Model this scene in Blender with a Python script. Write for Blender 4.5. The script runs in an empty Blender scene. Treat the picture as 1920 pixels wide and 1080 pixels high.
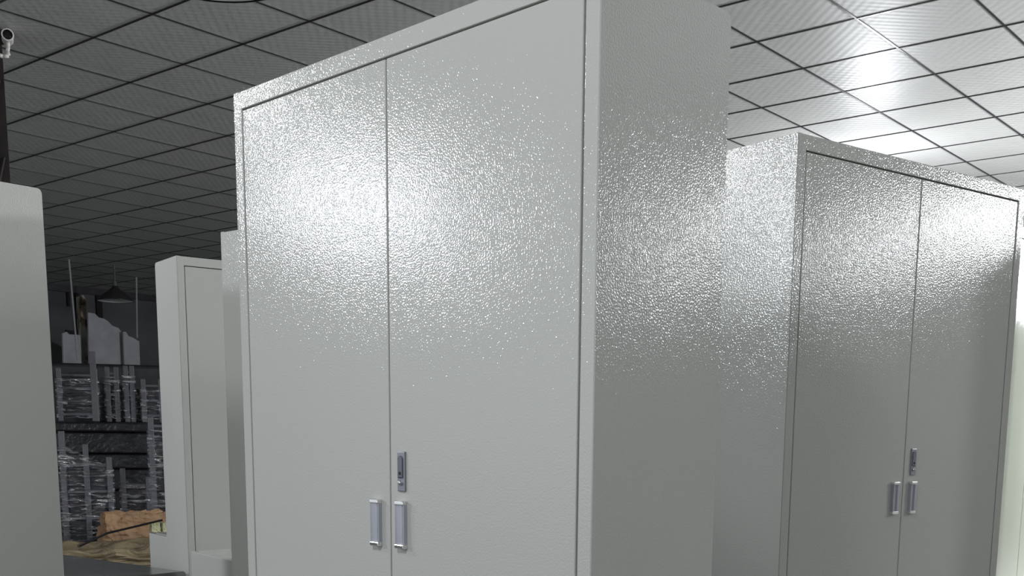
import bpy, bmesh, math, random
from mathutils import Vector, Matrix, noise

random.seed(7)
SC = bpy.context.scene
COL = SC.collection

# ------------------------------------------------------------------ camera
EYE = 1.234                      # camera height above the floor
F, PX, PY = 2109.47, 994.23, 1166.32
ROWS = [(0.77466, 0.63231, 0.00929), (0.1102, -0.12051, -0.98658), (-0.6227, 0.76529, -0.16303)]
right, down, fwd = [Vector(r) for r in ROWS]
cam_data = bpy.data.cameras.new('camera')
cam_data.sensor_fit = 'HORIZONTAL'
cam_data.sensor_width = 36.0
cam_data.lens = F / 1920 * 36
cam_data.shift_x = (960 - PX) / 1920
cam_data.shift_y = (PY - 540) / 1920
cam_data.clip_start = 0.05
cam = bpy.data.objects.new('camera', cam_data)
m3 = Matrix((right, -down, -fwd)).transposed()
cam.matrix_world = Matrix.Translation((0, 0, EYE)) @ m3.to_4x4()
COL.objects.link(cam)
SC.camera = cam

def ray(px, py):
    return right * ((px - PX) / F) + down * ((py - PY) / F) + fwd
def atd(px, py, dist):
    "point seen at a photo position, at a horizontal distance from the camera"
    d = ray(px, py); d = d * (dist / math.hypot(d.x, d.y))
    return Vector((d.x, d.y, d.z + EYE))
def atz(px, py, z):
    "point seen at a photo position, at height z"
    d = ray(px, py); d = d * ((z - EYE) / d.z)
    return Vector((d.x, d.y, z))

# ------------------------------------------------------------------ light
SC.view_settings.view_transform = 'Standard'
SC.view_settings.look = 'None'
SC.view_settings.gamma = 1.0
SC.view_settings.exposure = 0.5
SC.view_settings.use_curve_mapping = False
world = bpy.data.worlds.new('world'); SC.world = world
world.use_nodes = True
world.node_tree.nodes['Background'].inputs[0].default_value = (0.90, 0.96, 1.0, 1)
world.node_tree.nodes['Background'].inputs[1].default_value = 0.6

def lamp(name, loc, power, radius=0.12, color=(0.93, 0.96, 1.0), kind='POINT', spot=150):
    l = bpy.data.lights.new(name, kind); l.energy = power; l.color = color
    l.shadow_soft_size = radius
    if kind == 'SPOT':
        l.spot_size = math.radians(spot); l.spot_blend = 0.05
    o = bpy.data.objects.new(name, l); o.location = (loc[0], loc[1], loc[2] + EYE)
    COL.objects.link(o); return o
lamp('lamp_or_fill_light', (-6.9, -2.1, 1.6), 235, 0.16, color=(0.86, 0.91, 1.0), kind='SPOT', spot=179)
lamp('lamp_or_fill_light', (-5.0, 0.2, 1.7), 80, 0.16, kind='SPOT', spot=170)  # added light without a known lamp, brightens the narrow cabinet's side
lamp('lamp_or_fill_light', (1.69, 5.55, 1.2), 80, 0.07)
lamp('lamp_or_fill_light', (2.84, 5.52, 1.2), 45, 0.13)
lamp('lamp_or_fill_light', (-0.6, -0.9, 1.85), 100, 0.2, kind='SPOT', spot=165)  # added overhead fill behind the camera, no real lamp there
lamp('lamp_or_fill_light', (0.5, 9.5, 1.4), 950, 0.16)
lamp('lamp_or_fill_light', (-3.85, 8.9, 1.5), 32, 0.14)

# ------------------------------------------------------------------ materials
def mat(name):
    m = bpy.data.materials.new(name); m.use_nodes = True
    nt = m.node_tree
    return m, nt, nt.nodes['Principled BSDF'], nt.nodes.new('ShaderNodeTexCoord')
def setp(b, **k):
    for n, v in k.items():
        b.inputs[n.replace('_', ' ')].default_value = v
def simple(name, rgb, rough=0.6, metal=0.0, nscale=8, var=0.08, bump=0.0, bscale=60):
    m, nt, b, tc = mat(name)
    n = nt.nodes.new('ShaderNodeTexNoise'); n.inputs['Scale'].default_value = nscale; n.inputs['Detail'].default_value = 4
    nt.links.new(tc.outputs['Object'], n.inputs['Vector'])
    r = nt.nodes.new('ShaderNodeValToRGB')
    r.color_ramp.elements[0].position = 0.3; r.color_ramp.elements[1].position = 0.7
    r.color_ramp.elements[0].color = tuple(c * (1 - var) for c in rgb) + (1,)
    r.color_ramp.elements[1].color = tuple(min(1, c * (1 + var)) for c in rgb) + (1,)
    nt.links.new(n.outputs['Fac'], r.inputs['Fac']); nt.links.new(r.outputs['Color'], b.inputs['Base Color'])
    setp(b, Roughness=rough, Metallic=metal)
    if bump:
        n2 = nt.nodes.new('ShaderNodeTexNoise'); n2.inputs['Scale'].default_value = bscale
        nt.links.new(tc.outputs['Object'], n2.inputs['Vector'])
        bp = nt.nodes.new('ShaderNodeBump'); bp.inputs['Strength'].default_value = 1; bp.inputs['Distance'].default_value = bump
        nt.links.new(n2.outputs['Fac'], bp.inputs['Height']); nt.links.new(bp.outputs['Normal'], b.inputs['Normal'])
    return m
def paint(name, rgb, amp=0.00040, grain=330):
    "powder-coated sheet steel with a fine orange-peel skin"
    m, nt, b, tc = mat(name)
    setp(b, Base_Color=rgb + (1,), Roughness=0.11, IOR=1.5, Specular_IOR_Level=0.36)
    n = nt.nodes.new('ShaderNodeTexNoise'); n.inputs['Scale'].default_value = grain; n.inputs['Detail'].default_value = 0.8
    n.inputs['Roughness'].default_value = 0.5
    nt.links.new(tc.outputs['Object'], n.inputs['Vector'])
    bp = nt.nodes.new('ShaderNodeBump'); bp.inputs['Strength'].default_value = 1; bp.inputs['Distance'].default_value = amp
    nt.links.new(n.outputs['Fac'], bp.inputs['Height'])
    n2 = nt.nodes.new('ShaderNodeTexNoise'); n2.inputs['Scale'].default_value = 2.2; n2.inputs['Detail'].default_value = 1
    nt.links.new(tc.outputs['Object'], n2.inputs['Vector'])
    b2 = nt.nodes.new('ShaderNodeBump'); b2.inputs['Strength'].default_value = 1; b2.inputs['Distance'].default_value = 0.004
    nt.links.new(n2.outputs['Fac'], b2.inputs['Height'])
    nt.links.new(b2.outputs['Normal'], bp.inputs['Normal'])
    nt.links.new(bp.outputs['Normal'], b.inputs['Normal'])
    return m
M = {}
M['paint'] = paint('light_grey_powder_coat', (0.54, 0.542, 0.508))
M['cream'] = paint('cream_powder_coat', (0.70, 0.74, 0.62))
M['grainpaint'] = paint('coarse_grained_grey_coat', (0.50, 0.502, 0.47), 0.00052, 260)
M['dimpaint'] = paint('shade_darkened_grey_coat', (0.14, 0.14, 0.135))  # grey coat darkened to paint in the dim reflection on the low top
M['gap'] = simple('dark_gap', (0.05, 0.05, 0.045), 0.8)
M['alu'] = simple('brushed_aluminium', (0.55, 0.56, 0.62), 0.32, 0.9, 40, 0.03)
M['lockgrey'] = simple('grey_lock_plate', (0.30, 0.31, 0.34), 0.35, 0.6, 40, 0.03)
M['lockdark'] = simple('lock_recess', (0.16, 0.165, 0.185), 0.4, 0.5, 40, 0.05)
M['chrome'] = simple('polished_chrome', (0.85, 0.85, 0.84), 0.07, 1.0, 40, 0.02)
M['black'] = simple('black_plastic', (0.012, 0.012, 0.014), 0.25)
M['white'] = simple('white_plastic', (0.75, 0.73, 0.69), 0.4)
M['brownsteel'] = simple('dark_brown_steel', (0.018, 0.012, 0.010), 0.6, 0.0, 12, 0.4)
M['wall'] = simple('dark_plaster', (0.10, 0.10, 0.105), 0.9, 0, 1.2, 0.30)  # dark grey with patchy random tone
M['palewall'] = simple('pale_plaster', (0.38, 0.38, 0.365), 0.9, 0, 1.2, 0.05)
M['floor'] = simple('grey_concrete', (0.16, 0.16, 0.155), 0.7, 0, 3, 0.2)
M['board'] = simple('dusty_white_board', (0.36, 0.36, 0.38), 0.8, 0, 5, 0.10)
M['darkwrap'] = simple('black_film_wrap', (0.020, 0.020, 0.022), 0.28, 0, 6, 0.5, 0.01, 14)
M['greysteel'] = simple('grey_enamelled_steel', (0.11, 0.11, 0.12), 0.4, 0, 20, 0.1)
M['darksheet'] = simple('dark_grey_sheet', (0.030, 0.030, 0.034), 0.45, 0, 8, 0.3)
M['kraft'] = simple('brown_kraft_paper', (0.34, 0.21, 0.115), 0.75, 0, 6, 0.25, 0.02, 18)
M['kraft2'] = simple('pale_kraft_paper', (0.24, 0.19, 0.115), 0.7, 0, 5, 0.3, 0.02, 14)
M['olive'] = simple('pale_yellow_foam', (0.45, 0.45, 0.27), 0.7)
M['shade'] = simple('dark_lamp_enamel', (0.03, 0.03, 0.032), 0.35)
M['shadein'] = simple('white_lamp_enamel', (0.75, 0.75, 0.74), 0.35)
M['tbar'] = simple('grey_grid_metal', (0.045, 0.045, 0.047), 0.3, 0.3, 10, 0.1)

def peeling():
    m, nt, b, tc = mat('peeling_paint')
    n = nt.nodes.new('ShaderNodeTexNoise'); n.inputs['Scale'].default_value = 3.2; n.inputs['Detail'].default_value = 5
    mp = nt.nodes.new('ShaderNodeMapping'); mp.inputs['Scale'].default_value = (2, 2, 0.8)
    nt.links.new(tc.outputs['Object'], mp.inputs['Vector']); nt.links.new(mp.outputs['Vector'], n.inputs['Vector'])
    r = nt.nodes.new('ShaderNodeValToRGB'); e = r.color_ramp.elements
    e[0].position = 0.40; e[0].color = (0.035, 0.028, 0.020, 1)
    e[1].position = 0.58; e[1].color = (0.48, 0.46, 0.42, 1)
    k = r.color_ramp.elements.new(0.48); k.color = (0.20, 0.16, 0.10, 1)
    nt.links.new(n.outputs['Fac'], r.inputs['Fac']); nt.links.new(r.outputs['Color'], b.inputs['Base Color'])
    setp(b, Roughness=0.8)
    return m
M['peel'] = peeling()

def film():
    "clear stretch film: mostly see-through, with glossy creases"
    m = bpy.data.materials.new('clear_stretch_film'); m.use_nodes = True
    nt = m.node_tree; nt.nodes.clear()
    out = nt.nodes.new('ShaderNodeOutputMaterial'); mix = nt.nodes.new('ShaderNodeMixShader')
    tr = nt.nodes.new('ShaderNodeBsdfTransparent'); tr.inputs[0].default_value = (0.93, 0.93, 0.95, 1)
    gl = nt.nodes.new('ShaderNodeBsdfGlossy'); gl.inputs['Roughness'].default_value = 0.12
    gl.inputs['Color'].default_value = (0.95, 0.96, 1.0, 1)
    tc = nt.nodes.new('ShaderNodeTexCoord'); mp = nt.nodes.new('ShaderNodeMapping')
    mp.inputs['Rotation'].default_value = (0.15, 0.2, 0.1); mp.inputs['Scale'].default_value = (3, 3, 16)
    nt.links.new(tc.outputs['Object'], mp.inputs['Vector'])
    n = nt.nodes.new('ShaderNodeTexNoise'); n.inputs['Scale'].default_value = 2.2; n.inputs['Detail'].default_value = 4
    n.inputs['Distortion'].default_value = 0.8
    nt.links.new(mp.outputs['Vector'], n.inputs['Vector'])
    bp = nt.nodes.new('ShaderNodeBump'); bp.inputs['Distance'].default_value = 0.05; bp.inputs['Strength'].default_value = 1
    nt.links.new(n.outputs['Fac'], bp.inputs['Height']); nt.links.new(bp.outputs['Normal'], gl.inputs['Normal'])
    r = nt.nodes.new('ShaderNodeValToRGB'); e = r.color_ramp.elements
    e[0].position = 0.50; e[0].color = (0.05, 0.05, 0.05, 1); e[1].position = 0.66; e[1].color = (0.8, 0.8, 0.8, 1)
    nt.links.new(n.outputs['Fac'], r.inputs['Fac']); nt.links.new(r.outputs['Color'], mix.inputs[0])
    nt.links.new(tr.outputs[0], mix.inputs[1]); nt.links.new(gl.outputs[0], mix.inputs[2])
    nt.links.new(mix.outputs[0], out.inputs[0])
    return m
M['film'] = film()

def ceiling_mat():
    "PVC-faced tiles embossed with a small diamond lattice"
    m, nt, b, tc = mat('embossed_ceiling_tile')
    setp(b, Base_Color=(0.62, 0.62, 0.60, 1), Roughness=0.42)
    def wave(ang):
        mp = nt.nodes.new('ShaderNodeMapping'); mp.inputs['Rotation'].default_value = (0, 0, ang)
        nt.links.new(tc.outputs['Object'], mp.inputs['Vector'])
        w = nt.nodes.new('ShaderNodeTexWave'); w.inputs['Scale'].default_value = 6.3; w.inputs['Distortion'].default_value = 0.25
        w.inputs['Detail'].default_value = 1; w.inputs['Detail Scale'].default_value = 0.4
        nt.links.new(mp.outputs['Vector'], w.inputs['Vector']); return w
    a, c = wave(math.radians(45)), wave(math.radians(-45))
    ad = nt.nodes.new('ShaderNodeMath'); ad.operation = 'MULTIPLY_ADD'; ad.inputs[1].default_value = 2.2
    nt.links.new(a.outputs['Fac'], ad.inputs[0]); nt.links.new(c.outputs['Fac'], ad.inputs[2])
    bp = nt.nodes.new('ShaderNodeBump'); bp.inputs['Strength'].default_value = 1; bp.inputs['Distance'].default_value = 0.00045
    nt.links.new(ad.outputs[0], bp.inputs['Height'])
    n = nt.nodes.new('ShaderNodeTexNoise'); n.inputs['Scale'].default_value = 1.6
    nt.links.new(tc.outputs['Object'], n.inputs['Vector'])
    b2 = nt.nodes.new('ShaderNodeBump'); b2.inputs['Distance'].default_value = 0.01
    nt.links.new(n.outputs['Fac'], b2.inputs['Height']); nt.links.new(b2.outputs['Normal'], bp.inputs['Normal'])
    nt.links.new(bp.outputs['Normal'], b.inputs['Normal'])
    return m
M['ceil'] = ceiling_mat()

# ------------------------------------------------------------------ helpers
def add_box(bm, x0, x1, y0, y1, z0, z1, bev=0.0, mtx=None):
    vs = [bm.verts.new((x, y, z)) for x in (x0, x1) for y in (y0, y1) for z in (z0, z1)]
    fs = [(0, 1, 3, 2), (4, 6, 7, 5), (0, 4, 5, 1), (2, 3, 7, 6), (0, 2, 6, 4), (1, 5, 7, 3)]
    faces = [bm.faces.new([vs[i] for i in f]) for f in fs]
    geom = vs
    if bev:
        ed = list({e for f in faces for e in f.edges})
        r = bmesh.ops.bevel(bm, geom=ed, offset=bev, segments=3, affect='EDGES', profile=0.5)
        geom = list({v for v in r['verts']} | {v for v in vs if v.is_valid})
    if mtx is not None:
        bmesh.ops.transform(bm, matrix=mtx, verts=geom)
    return geom
def add_cyl(bm, p0, p1, r0, r1=None, seg=16, cap=True):
    p0, p1 = Vector(p0), Vector(p1); r1 = r0 if r1 is None else r1
    d = p1 - p0; q = d.to_track_quat('Z', 'Y').to_matrix().to_4x4()
    mtx = Matrix.Translation((p0 + p1) / 2) @ q
    bmesh.ops.create_cone(bm, cap_ends=cap, segments=seg, radius1=r0, radius2=r1, depth=d.length, matrix=mtx)
def lathe(bm, prof, seg=40, centre=(0, 0, 0)):
    rings = []
    for r, z in prof:
        rings.append([bm.verts.new((centre[0] + r * math.cos(2 * math.pi * i / seg), centre[1] + r * math.sin(2 * math.pi * i / seg), centre[2] + z)) for i in range(seg)])
    for a, b in zip(rings, rings[1:]):
        for i in range(seg):
            bm.faces.new((a[i], a[(i + 1) % seg], b[(i + 1) % seg], b[i]))
def obj(name, bm, m, parent=None, smooth=False):
    bmesh.ops.recalc_face_normals(bm, faces=bm.faces)
    me = bpy.data.meshes.new(name); bm.to_mesh(me); bm.free()
    me.materials.append(M[m])
    if smooth:
        for p in me.polygons: p.use_smooth = True
    o = bpy.data.objects.new(name, me); COL.objects.link(o)
    if parent is not None: o.parent = parent
    return o
def box(name, m, parent, *a, bev=0.0, mtx=None):
    bm = bmesh.new(); add_box(bm, *a, bev=bev, mtx=mtx); return obj(name, bm, m, parent)
def thing(name, label, cat, loc=(0, 0, 0), rotz=0.0, group=None):
    o = bpy.data.objects.new(name, None); COL.objects.link(o)
    o.empty_display_size = 0.1
    o.location = loc; o.rotation_euler = (0, 0, rotz)
    o['label'] = label; o['category'] = cat
    if group: o['group'] = group
    return o
def tag(o, label, cat, group=None):
    o['label'] = label; o['category'] = cat
    if group: o['group'] = group
    return o
def struct(o):
    o['kind'] = 'structure'; return o

# ------------------------------------------------------------------ room shell
CH = EYE + 2.26
XL, XR, YF, YB = -17.2, 8.0, -8.0, 18.0
struct(box('floor', 'floor', None, XL, XR, YF, YB, -0.1, 0.0))
struct(box('ceiling', 'ceil', None, XL, XR, YF, YB, CH, CH + 0.05))
struct(box('wall_left', 'wall', None, XL - 0.2, XL, YF, YB, 0, CH))
struct(box('wall_back', 'palewall', None, XL, XR, YB, YB + 0.2, 0, CH))
struct(box('wall_right', 'palewall', None, XR, XR + 0.2, YF, YB, 0, CH))
bm = bmesh.new()
gx, gy, st = -5.799, 6.803, 0.600
k = math.ceil((XL - gx) / st)
while gx + k * st < XR:
    x = gx + k * st; add_box(bm, x - 0.0065, x + 0.0065, YF, YB, CH - 0.004, CH + 0.01); k += 1
k = math.ceil((YF - gy) / st)
while gy + k * st < YB:
    y = gy + k * st; add_box(bm, XL, XR, y - 0.0065, y + 0.0065, CH - 0.0045, CH + 0.01); k += 1
struct(obj('trim_1', bm, 'tbar'))
# dark angle trim where the far wall meets the ceiling
struct(box('trim_2', 'darksheet', None, XL, XL + 0.06, YF, YB, CH - 0.10, CH))

# ------------------------------------------------------------------ steel storage cabinets
# local frame: origin at the front-left foot, +x along the front, +y into the cabinet, front faces -y
def cabinet(label, loc, rotz, W, D, H, doors=2, back_edge=0.006, paintm='paint', group='grey steel storage cabinets', name='storage_cabinet', lying=None, scale=1.0, handle_z=None):
    t = thing(name, label, 'cabinet', loc, rotz, group)
    fr = 0.0265; rail = 0.0315; g1, gm, g2, gt = 0.0028, 0.0030, 0.0045, 0.0025; th = 0.018
    # carcass: two sides, top, bottom, back, one folded sheet shell
    bm = bmesh.new()
    y0 = 0.022
    bv = 0.0015
    rc = 0.013
    prof = [(0.0, 0.0), (D, 0.0)] + [(D - rc + rc * math.cos(a), H - rc + rc * math.sin(a)) for a in [math.pi / 2 * i / 6 for i in range(7)]] + [(0.0, H)]
    for xa, xb in ((0, 0.014), (W - 0.014, W)):
        A = [bm.verts.new((xa, y, z)) for y, z in prof]; B = [bm.verts.new((xb, y, z)) for y, z in prof]
        bm.faces.new(A); bm.faces.new(B)
        for i in range(len(prof)):
            j = (i + 1) % len(prof); bm.faces.new((A[i], A[j], B[j], B[i]))
    add_box(bm, 0.0135, W - 0.0135, 0.0225, D - 0.012, H - 0.014, H - 0.0002)
    add_cyl(bm, (0.0135, D - rc, H - rc), (W - 0.0135, D - rc, H - rc), rc - 0.0003, seg=24)
    add_box(bm, 0.0135, W - 0.0135, 0.0225, D - 0.002, 0.0, 0.05)
    add_box(bm, 0.0135, W - 0.0135, D - 0.012, D - 0.001, 0.04, H - 0.013)
    obj('body', bm, paintm, t)
    # flush front frame round the doors
    bm = bmesh.new()
    if doors:
        add_box(bm, 0.0005, fr, -0.0008, 0.022, 0.0, H - 0.0005, bev=bv)
        add_box(bm, W - fr, W - 0.0005, -0.0008, 0.022, 0.0, H - 0.0005, bev=bv)
        add_box(bm, fr - 0.002, W - fr + 0.002, -0.0008, 0.022, H - rail, H - 0.0005, bev=bv)
        add_box(bm, fr - 0.002, W - fr + 0.002, -0.0008, 0.022, 0.0, 0.06, bev=bv)
        obj('front_frame', bm, paintm, t)
        # dark sheet behind the doors, its colour standing for shade in the seams
        box('seam_shade_sheet', 'gap', t, fr - 0.004, W - fr + 0.004, 0.020, 0.030, 0.05, H - rail + 0.006)
        xm = W / 2; zb, zt = 0.063, H - rail - gt
        for side in range(doors):
            if side == 0: a, b = fr + g1, xm - gm / 2
            else: a, b = xm + gm / 2, W - fr - g2
            if doors == 1: b = W - fr - g2
            d = box('door', paintm, t, a, b, 0.0, th, zb, zt, bev=0.0016)
            if handle_z:
                handle(d, (b - 0.033) if side == 0 else (a + 0.031), handle_z, scale)
                if side == 1: lock(d, a + 0.031, handle_z + 0.0875 * scale, scale)
    else:
        add_box(bm, 0.002, W - 0.002, -0.0006, 0.016, 0.0, H - 0.001, bev=0.003)
        obj('back_panel', bm, paintm, t)
    return t
def handle(door, x, z, s):
    w, h = 0.0235 * s, 0.079 * s
    # shallow concave aluminium grip strip between two chrome end caps
    bm = bmesh.new(); n = 12; loop = []
    for i in range(n + 1):
        u = -1 + 2 * i / n
        loop.append((x + u * w * 0.44, -0.0022 - 0.0058 * u * u))
    loop = [(x - w * 0.48, 0.0), (x - w * 0.48, -0.0076)] + loop + [(x + w * 0.48, -0.0076), (x + w * 0.48, 0.0)]
    lo = [bm.verts.new((px, py, z - h / 2 + 0.004 * s)) for px, py in loop]
    hi = [bm.verts.new((px, py, z + h / 2 - 0.004 * s)) for px, py in loop]
    for i in range(len(loop)):
        j = (i + 1) % len(loop); bm.faces.new((lo[i], lo[j], hi[j], hi[i]))
    bm.faces.new(lo); bm.faces.new(hi)
    hd = obj('handle', bm, 'alu', door)
    for sgn in (-1, 1):
        bm = bmesh.new()
        zc = z + sgn * (h / 2 - 0.0035 * s)
        add_box(bm, x - w / 2, x + w / 2, -0.0100, 0.0, zc - 0.0036 * s, zc + 0.0036 * s, bev=0.0016 * s)
        c = obj('end_cap', bm, 'chrome', hd)
        c['label'] = 'chrome end cap'
def lock(door, x, z, s):
    w, h = 0.0195 * s, 0.065 * s
    bm = bmesh.new(); add_box(bm, x - w / 2, x + w / 2, -0.0035, 0.0005, z - h / 2, z + h / 2, bev=0.0012)
    lk = obj('lock', bm, 'lockgrey', door)
    # raised folding grip with an arched top, a keyhole and a push knob below
    bm = bmesh.new()
    cx, top, bot, r = x - 0.0008, z + 0.020 * s, z - 0.010 * s, 0.0058 * s
    pts = [(cx - r, bot), (cx + r, bot)] + [(cx + r * math.cos(math.pi * i / 10), top + r * math.sin(math.pi * i / 10)) for i in range(11)]
    f = [bm.verts.new((a, -0.0052, b)) for a, b in pts]; g = [bm.verts.new((a, -0.003, b)) for a, b in pts]
    bm.faces.new(f); bm.faces.new(g)
    for i in range(len(f)):
        j = (i + 1) % len(f)
        if (f[i].co - f[j].co).length > 1e-6: bm.faces.new((f[i], f[j], g[j], g[i]))
    obj('lock_grip', bm, 'lockdark', lk)
    bm = bmesh.new(); add_cyl(bm, (cx, -0.0048, z - 0.003 * s), (cx, -0.0058, z - 0.003 * s), 0.0028 * s, seg=16)
    add_box(bm, cx - 0.0045 * s, cx + 0.0045 * s, -0.0056, -0.0045, z - 0.0105 * s, z - 0.0090 * s)
    obj('keyhole', bm, 'black', lk)
    bm = bmesh.new(); bmesh.ops.create_uvsphere(bm, u_segments=20, v_segments=12, radius=0.0042 * s, matrix=Matrix.Translation((cx, -0.0045, z - 0.0185 * s)))
    obj('lock_knob', bm, 'chrome', lk, smooth=True)

HC = EYE + 0.618
kk = 0.6161
cabinet('large pale grey two-door metal cabinet nearest the camera, bright lamp glare on its left door',
        (-2.962 * kk, 2.208 * kk, 0), math.atan2(-0.0935, 0.9956), 0.90, 0.29, HC, handle_z=EYE - 0.147)
cabinet('two-door grey metal cabinet at right angles behind the large one, shadow on its right door',
        (-1.117, 2.225, 0), math.atan2(0.969, 0.245), 0.855, 0.36, HC, handle_z=EYE - 0.136, scale=0.96, paintm='grainpaint')
cabinet('plain-sided grey cabinet partly hidden behind the left edge of the large cabinet',
        (-3.064, 2.219, 0), 0, 0.90, 0.34, HC, doors=0)
cabinet('pale grey cabinet cut off by the left edge, only its plain side in view',
        (-3.815, 1.185, 0), math.radians(-1), 0.90, 0.39, HC)
cabinet('narrow-looking grey cabinet with one door seam beside the gap of wrapped goods',
        (-3.587, 2.407, 0), math.atan2(0.969, 0.246), 0.80, 0.228, HC)
cabinet('pale cream-green cabinet at the far right edge of the photo behind the shadowed cabinet',
        (-1.06, 3.50, 0), math.radians(90), 0.57, 0.30, HC, paintm='cream')
# stands just outside the frame on the right and throws the shadow on the right-hand door
cabinet('short-fronted grey cabinet standing just right of the shadowed door', (-0.52, 3.474, 0), math.radians(27.5), 0.36, 0.42, HC, doors=0)

# low grey cabinets standing between the tall ones
def low(label, p, rot, W, D, H, pm='paint'):
    return cabinet(label, (p[0], p[1], 0), rot, W, D, H, doors=0, group='low grey cabinets', name='low_cabinet', paintm=pm)
low('low grey cabinet whose dark flat top shows at the bottom left behind the leftmost cabinet', (-4.75, 2.02), 0.0, 1.16, 0.375, EYE - 0.503, 'dimpaint')
low('low pale cabinet peeking out left of the narrow-looking cabinet', (-4.02, 2.522), math.atan2(-0.246, 0.969), 0.205, 0.45, EYE - 0.395)
low('low grey cabinet between the door-seam cabinet and the plain-sided cabinet', (-3.50, 2.36), math.atan2(-0.08, 0.345), 0.37, 0.26, EYE - 0.42)

# ------------------------------------------------------------------ steel post and camera at the far left
pc = atd(11, 200, 7.6)
dirv = Vector((pc.x, pc.y, 0)).normalized(); sid = Vector((dirv.y, -dirv.x, 0))
t = thing('steel_post', 'dark brown steel post with side braces at the top left edge of the photo', 'post', (pc.x - sid.x * 0.075, pc.y - sid.y * 0.075, 0), math.atan2(sid.y, sid.x))
bm = bmesh.new()
add_box(bm, -0.075, 0.075, -0.06, -0.048, 0, CH - 0.02, bev=0.002); add_box(bm, -0.075, 0.075, 0.048, 0.06, 0, CH - 0.02, bev=0.002)
add_box(bm, 0.045, 0.075, -0.055, 0.055, 0, CH - 0.02); add_box(bm, -0.075, -0.045, -0.055, 0.055, 0, CH - 0.02)
obj('shaft', bm, 'brownsteel', t)
bm = bmesh.new()
for zz in range(7):
    z0 = 0.3 + zz * 0.42
    add_cyl(bm, (-0.05, -0.07, z0), (0.05, -0.07, z0 + 0.40), 0.008, seg=8)
obj('lattice_brace', bm, 'brownsteel', t)
box('top_plate', 'brownsteel', t, -0.11, 0.085, -0.1, 0.1, CH - 0.03, CH - 0.006)
# security camera clamped to the post
cp = atd(14, 66, 7.43)
t = thing('security_camera', 'small white security camera with round black lens clamped on the dark post', 'camera', cp, math.atan2(dirv.y, dirv.x) + math.pi)
# local +x looks to the viewer
tilt = Matrix.Rotation(math.radians(8), 4, 'Y')
bm = bmesh.new()
prof = [(0.0, -0.10), (0.026, -0.098), (0.031, -0.09), (0.032, 0.0), (0.034, 0.012), (0.030, 0.016), (0.026, 0.014)]
lathe(bm, prof, 28)
bmesh.ops.transform(bm, matrix=Matrix.Rotation(math.radians(90), 4, 'Y'), verts=bm.verts)
obj('housing', bm, 'white', t, smooth=True)
bm = bmesh.new(); lathe(bm, [(0.0, 0.010), (0.012, 0.009), (0.026, 0.006), (0.026, 0.0), (0.0, 0.0)], 28)
bmesh.ops.transform(bm, matrix=Matrix.Rotation(math.radians(90), 4, 'Y'), verts=bm.verts)
obj('lens', bm, 'black', t, smooth=True)
bm = bmesh.new()
pts = [Vector((-0.03, 0.0, -0.028)), Vector((-0.03, 0.0, -0.055)), Vector((-0.03, -0.006, -0.08)), Vector((-0.03, 0.0, -0.10)), Vector((-0.03, -0.03, -0.108)), Vector((-0.03, -0.06, -0.10))]
# the arm curls down from the housing and back to the post
for a, b in zip(pts, pts[1:]):
    add_cyl(bm, a, b, 0.011, seg=12)
obj('bracket', bm, 'white', t, smooth=True)

# ------------------------------------------------------------------ pendant lamps
def pendant(label, rimc, R, top):
    t = thing('pendant_lamp', label, 'lamp', rimc, 0, 'pendant lamps')
    bm = bmesh.new()
    lathe(bm, [(0.03, 0.20), (0.045, 0.17), (R * 0.45, 0.115), (R * 0.8, 0.05), (R, 0.0), (R * 1.01, -0.012), (R * 0.985, -0.012)], 48)
    obj('lamp_shade', bm, 'shade', t, smooth=True)
    bm = bmesh.new()
    lathe(bm, [(0.0, 0.105), (R * 0.42, 0.10), (R * 0.77, 0.042), (R * 0.975, -0.008)], 48)
    obj('reflector', bm, 'shadein', t, smooth=True)
    bm = bmesh.new(); bmesh.ops.create_uvsphere(bm, u_segments=20, v_segments=12, radius=0.045, matrix=Matrix.Translation((0, 0, 0.05)))
    obj('bulb', bm, 'white', t, smooth=True)
    bm = bmesh.new(); add_cyl(bm, (0, 0, 0.18), (0, 0, top - rimc[2]), 0.012, seg=10)
    add_cyl(bm, (0, 0, 0.19), (0, 0, 0.25), 0.035, 0.028, seg=16)
    obj('rod', bm, 'greysteel', t)
    return t
e = atz(400, 3.5, EYE + 2.0)
dd = Vector((e.x, e.y, 0)).normalized()
pendant('unlit pendant lamp whose round rim just dips into the top of the photo', (e.x - dd.x * 0.34, e.y - dd.y * 0.34, EYE + 2.012), 0.34, CH)
c = atd(217, 563, 17.0)
far_l = pendant('small dark conical pendant lamp hanging far back over the wrapped goods', (c.x, c.y, c.z), 0.24, CH)

# ------------------------------------------------------------------ far wall: windows, peeling pillar, boards, conduits
XW = XL
def onwall(px, py, x=XW):
    d = ray(px, py); d = d * (x / d.x); return Vector((d.x, d.y, d.z + EYE))
def prism_from_px(name, m, pts, x, depth, parent=None):
    "upright sheet parallel to the far wall, its outline given in photo positions"
    bm = bmesh.new()
    P = [onwall(a, b, x) for a, b in pts]
    for q in P:
        if q.z < 0.25: q.z = 0.0
    f = [bm.verts.new(p) for p in P]; g = [bm.verts.new(p - Vector((depth, 0, 0))) for p in P]
    bm.faces.new(f); bm.faces.new(g)
    for i in range(len(f)):
        j = (i + 1) % len(f); bm.faces.new((f[i], f[j], g[j], g[i]))
    return obj(name, bm, m, parent)
def recess(name, px0, px1, py0, py1):
    p0, p1 = onwall(px0, py0), onwall(px1, py1)
    y0, y1 = sorted((p0.y, p1.y)); z0, z1 = sorted((p0.z, p1.z))
    o = box(name, 'black', None, XW, XW + 0.05, y0, y1, z0, z1)
    return struct(o)
recess('window_1', 123, 129, 548, 575)
recess('window_2', 138, 151, 538, 622)
recess('window_3', 177, 190, 545, 598)
recess('window_4', 122, 176, 619, 630)
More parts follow.
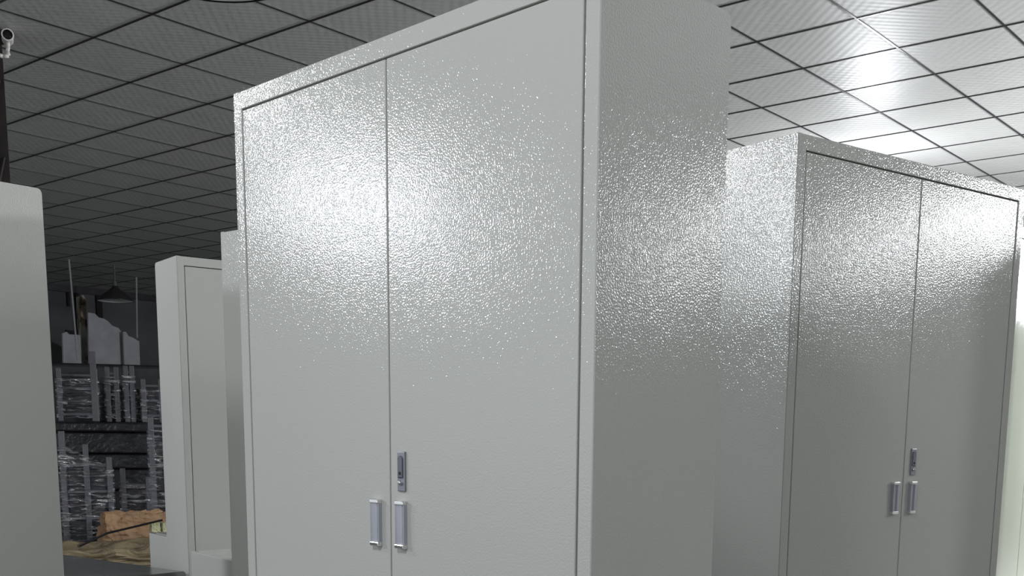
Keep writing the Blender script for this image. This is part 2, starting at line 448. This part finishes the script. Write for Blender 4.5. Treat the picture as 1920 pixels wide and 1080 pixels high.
def board(label, pts, x):
    o = prism_from_px('white_board', 'board', pts, x, 0.03); return tag(o, label, 'board', 'broken white boards against the far wall')
board('leftmost broken white board against the far wall, streaked and straight-sided', [(117, 625), (125, 622), (130, 627), (151, 628), (160, 960), (127, 960)], -15.3)
board('widest broken white board with a slanting jagged top against the far wall', [(165, 586), (178, 588), (185, 595), (196, 598), (203, 603), (211, 611), (222, 615), (227, 621), (232, 660), (244, 965), (178, 965), (166, 640)], -15.2)
board('smallest right-hand broken white board with a chipped slanting top', [(231, 622), (236, 622), (241, 630), (249, 633), (261, 640), (274, 975), (248, 975), (232, 650)], -15.1)
o = prism_from_px('peeling_pillar', 'peel', [(151, 556), (156, 553), (161, 560), (162, 590), (165, 620), (176, 960), (164, 960), (152, 620)], -15.6, 0.12)
tag(o, 'narrow pillar with peeling white paint standing between the broken boards', 'pillar')
def conduit(label, a, b, x):
    p, q = onwall(*a, x), onwall(*b, x)
    p = p + (p - q).normalized() * max(0, (CH - p.z) / max(1e-3, (p - q).normalized().z))
    bm = bmesh.new(); add_cyl(bm, p, q, 0.012, seg=8)
    tag(obj('hanging_cable', bm, 'board'), label, 'cable', 'pale cables hanging at the far wall')
conduit('slanting pale cable hanging in front of the leftmost broken board', (134, 540), (146, 676), -14.6)
conduit('straight pale cable hanging right of the far pendant lamp', (256, 550), (257, 634), -15.4)

# ------------------------------------------------------------------ stacked goods in the gap
def frame_axes(px, py, dist, skew=0.0):
    p = atd(px, py, dist); d = Vector((p.x, p.y, 0)).normalized()
    return p, math.atan2(d.y, d.x) - math.pi / 2 + skew
def wrap_shell(parent, w, d, z0, z1, seed, name='stretch_wrap', slant=0.0):
    bm = bmesh.new()
    nx, nz = 14, 20
    rnd = random.Random(seed)
    per = []
    for i in range(nx): per.append((-w / 2 + w * i / nx, -d / 2))
    for i in range(6): per.append((w / 2, -d / 2 + d * i / 6))
    for i in range(nx): per.append((w / 2 - w * i / nx, d / 2))
    for i in range(6): per.append((-w / 2, d / 2 - d * i / 6))
    rows = []
    for j in range(nz + 1):
        row = []
        for i, (x, y) in enumerate(per):
            z = z0 + (z1 - z0 - slant * (x / w + 0.5)) * j / nz
            k = noise.noise(Vector((x * 9 + seed, y * 9, z * 22))) * 0.016
            row.append(bm.verts.new((x * (1 + k), y * (1 + 2 * k) + k, z)))
        rows.append(row)
    for a, b in zip(rows, rows[1:]):
        for i in range(len(per)):
            j = (i + 1) % len(per); bm.faces.new((a[i], a[j], b[j], b[i]))
    o = obj(name, bm, 'film', parent, smooth=False)
    o['label'] = 'creased clear stretch film'
    return o
def wrapped_frame(label, px, py, dist, w, d, h, base, npost=2, rails=3, seed=1, slant=0.0, group='film-wrapped steel frames', skew=0.0, slabs=0):
    p, rz = frame_axes(px, py, dist, skew)
    t = thing('wrapped_steel_frame', label, 'frame', (p.x, p.y, base), rz, group)
    r = 0.028
    for sx in ([-1, 1] if npost == 2 else [-1, 0, 1]):
        for sy in (-1, 1):
            hh = h - slant * (sx * 0.5 + 0.5)
            box('post', 'greysteel', t, sx * (w / 2 - r) - r, sx * (w / 2 - r) + r, sy * (d / 2 - r) - r, sy * (d / 2 - r) + r, 0, hh, bev=0.004)
    for i in range(rails):
        z = 0.08 + (h - slant - 0.16) * i / max(1, rails - 1)
        box('rail', 'greysteel', t, -w / 2 + 2 * r, w / 2 - 2 * r, -d / 2 + 0.01, -d / 2 + 0.04, z - 0.014, z + 0.014, bev=0.004)
    for i in range(slabs):
        z = 0.05 + (h - slant - 0.2) * i / slabs
        box('packed_panel', 'darksheet', t, -w / 2 + 0.07, w / 2 - 0.07, -d / 2 + 0.06, d / 2 - 0.06, z, z + (h - 0.25) / slabs * 0.8, bev=0.008)
    wrap_shell(t, w + 0.03, d + 0.03, 0.04, h - 0.12, seed, slant=slant)
    return t

# dark stack of black-wrapped bundles carrying the upper frames
p, rz = frame_axes(210, 900, 15.2)
zb = 0.0
hs = [0.30, 0.24, 0.26, 0.18, 0.26, 0.12]
names = ['bottom', 'second from bottom', 'third from bottom', 'third from top', 'second from top', 'topmost']
for i, hgt in enumerate(hs):
    off = [0.0, 0.10, -0.05, 0.04, -0.03, 0.05][i]
    bm = bmesh.new(); add_box(bm, -1.25, 1.25, -0.5, 0.5, 0.0, hgt - 0.012, bev=0.02)
    o = obj('wrapped_bundle', bm, 'darkwrap'); o.location = (p.x + off, p.y, zb); o.rotation_euler = (0, 0, rz)
    tag(o, 'black film-wrapped flat bundle in the far dark stack, ' + names[i], 'bundle', 'black bundles stacked far back')
    zb += hgt
top = zb
# frames and posts on top of the stack
wrapped_frame('film-wrapped frame at the left on the dark stack, bright creases along its right side', 146, 740, 14.9, 0.46, 0.35, 0.62, top, rails=4, seed=3, slabs=3)
wrapped_frame('tall narrow wrapped frame in the middle of the dark stack', 211, 740, 15.1, 0.16, 0.30, 0.66, top, rails=3, seed=5, slabs=2)
wrapped_frame('wrapped frame standing right of the middle on the dark stack', 243, 740, 15.1, 0.13, 0.30, 0.68, top, rails=3, seed=8, slabs=2)
wrapped_frame('wrapped frame at the right end of the dark stack beside the door-seam cabinet', 286, 750, 15.0, 0.26, 0.30, 0.52, top, rails=3, seed=9, slabs=2)
p, rz = frame_axes(177, 740, 14.4)
o = box('upright_post', 'greysteel', None, -0.035, 0.035, -0.03, 0.03, 0, 0.80, bev=0.004); o.location = (p.x, p.y, top); o.rotation_euler = (0, 0, rz)
tag(o, 'upright grey post in front of the widest broken board', 'post', 'grey posts on the dark stack')
for k_, (px_, hh_) in enumerate(((193, .48), (228, .46), (262, .42))):
    p, rz = frame_axes(px_, 750, 15.52)
    t = thing('wrapped_canister', ['pale wrapped roll between the upright post and the middle frame', 'pale wrapped roll between the two middle wrapped frames', 'pale wrapped roll left of the rightmost wrapped frame'][k_], 'roll', (p.x, p.y, top), rz, 'pale wrapped rolls on the dark stack')
    bm = bmesh.new(); lathe(bm, [(0.0, 0), (0.075, 0.0), (0.08, 0.02), (0.08, hh_ - 0.02), (0.074, hh_), (0.0, hh_)], 20)
    obj('roll_body', bm, 'greysteel', t, smooth=True)
    wrap_shell(t, 0.2, 0.2, 0.01, hh_ - 0.03, 20 + k_)
# dark covered pile behind
p, rz = frame_axes(215, 690, 16.4)
bm = bmesh.new(); add_box(bm, -1.5, 1.5, -0.35, 0.35, 0, 2.12, bev=0.05)
for v in bm.verts:
    if v.co.z > 1.5:
        v.co.z += noise.noise(Vector((v.co.x * 2, 0, 3))) * 0.08
o = obj('covered_pile', bm, 'darksheet'); o.location = (p.x, p.y, 0); o.rotation_euler = (0, 0, rz)
tag(o, 'dark sheet-covered pile standing below the broken white boards', 'pile')

# frames standing on the floor
wrapped_frame('tall wrapped frame stack on the floor at left, silver creases and sloping top', 163, 900, 12.7, 0.50, 0.40, 1.24, 0, npost=3, rails=4, seed=12, slant=0.26, slabs=5)
wrapped_frame('short wrapped frame on the floor in the middle of the gap with two grey posts', 256, 940, 13.3, 0.32, 0.30, 0.84, 0, rails=3, seed=14, slant=0.10, slabs=3)
wrapped_frame('tall pale wrapped rack half hidden by the door-seam cabinet', 301, 900, 12.4, 0.20, 0.40, 1.38, 0, rails=4, seed=16, slabs=4)

# kraft paper parcels
def soft_box(name, m, w, d, h, amp, seed, n=14):
    bm = bmesh.new()
    bmesh.ops.create_cube(bm, size=1.0)
    bmesh.ops.subdivide_edges(bm, edges=bm.edges, cuts=n, use_grid_fill=True)
    for v in bm.verts:
        c = v.co.copy()
        q = Vector((c.x * 2, c.y * 2, c.z * 2))
        rr = 0.82 + 0.18 * (1 / max(1e-3, (abs(q.x) ** 6 + abs(q.y) ** 6 + abs(q.z) ** 6) ** (1 / 6)))
        v.co = Vector((c.x * w * rr, c.y * d * rr, c.z * h * rr))
        nn = noise.noise(Vector((c.x * 5 + seed, c.y * 5, c.z * 4))) + 0.5 * noise.noise(Vector((c.x * 13 + seed, c.y * 13, c.z * 11)))
        v.co += Vector((c.x, c.y, c.z)).normalized() * nn * amp
    lo = min(v.co.z for v in bm.verts)
    for v in bm.verts: v.co.z -= lo
    return obj(name, bm, m)
p, rz = frame_axes(258, 985, 11.85)
o = soft_box('kraft_parcel', 'kraft', 0.66, 0.26, 0.40, 0.06, 3, 20)
o.location = (p.x, p.y, 0.0); o.rotation_euler = (0, 0, rz + 0.25)
tag(o, 'long brown paper parcel lying below the short wrapped frame', 'parcel')
p, rz = frame_axes(205, 1035, 10.75)
o = soft_box('crumpled_paper', 'kraft2', 1.20, 0.95, 0.16, 0.10, 8, 12)
o.location = (p.x, p.y, 0.0); o.rotation_euler = (0, 0, rz)
tag(o, 'pile of crumpled tan packing paper on the floor at the bottom left', 'paper')
for k_, (a, b) in enumerate((((120, 1012), (285, 1006)),)):
    p, q = atd(*a, 11.45), atd(*b, 11.45)
    mid = (p + q) / 2; L = (q - p).length; ang = math.atan2(q.y - p.y, q.x - p.x)
    bm = bmesh.new(); add_box(bm, -L / 2, L / 2, -0.12, 0.12, 0, 0.20, bev=0.012)
    o = obj('flat_carton', bm, 'darksheet'); o.location = (mid.x, mid.y, 0.0); o.rotation_euler = (0, 0, ang)
    tag(o, 'low dark carton lying between the brown paper parcel and the crumpled paper', 'carton')
p, q = atd(200, 1000, 11.0), atd(305, 975, 11.0)
bm = bmesh.new(); add_cyl(bm, p, q, 0.010, seg=8)
r_ = p + Vector((0, 0, 0)); s_ = atd(150, 1024, 10.9)
add_cyl(bm, r_, s_, 0.010, seg=8)
tag(obj('black_strap', bm, 'black'), 'thin black strap lying across the brown paper parcel', 'strap')
for k_, (px_, w_) in enumerate(((290, 0.08), (309, 0.06))):
    p, rz = frame_axes(px_, 988, 11.1)
    o = soft_box('foam_block', 'olive', w_, 0.08, 0.09, 0.01, 5 + k_, 5)
    o.location = (p.x, p.y, p.z - 0.05); o.rotation_euler = (0, 0, rz + 0.3)
    tag(o, ['left pale yellow foam block beside the low pale cabinet', 'right pale yellow foam block touching the door-seam cabinet'][k_], 'foam block', 'pale yellow foam blocks')
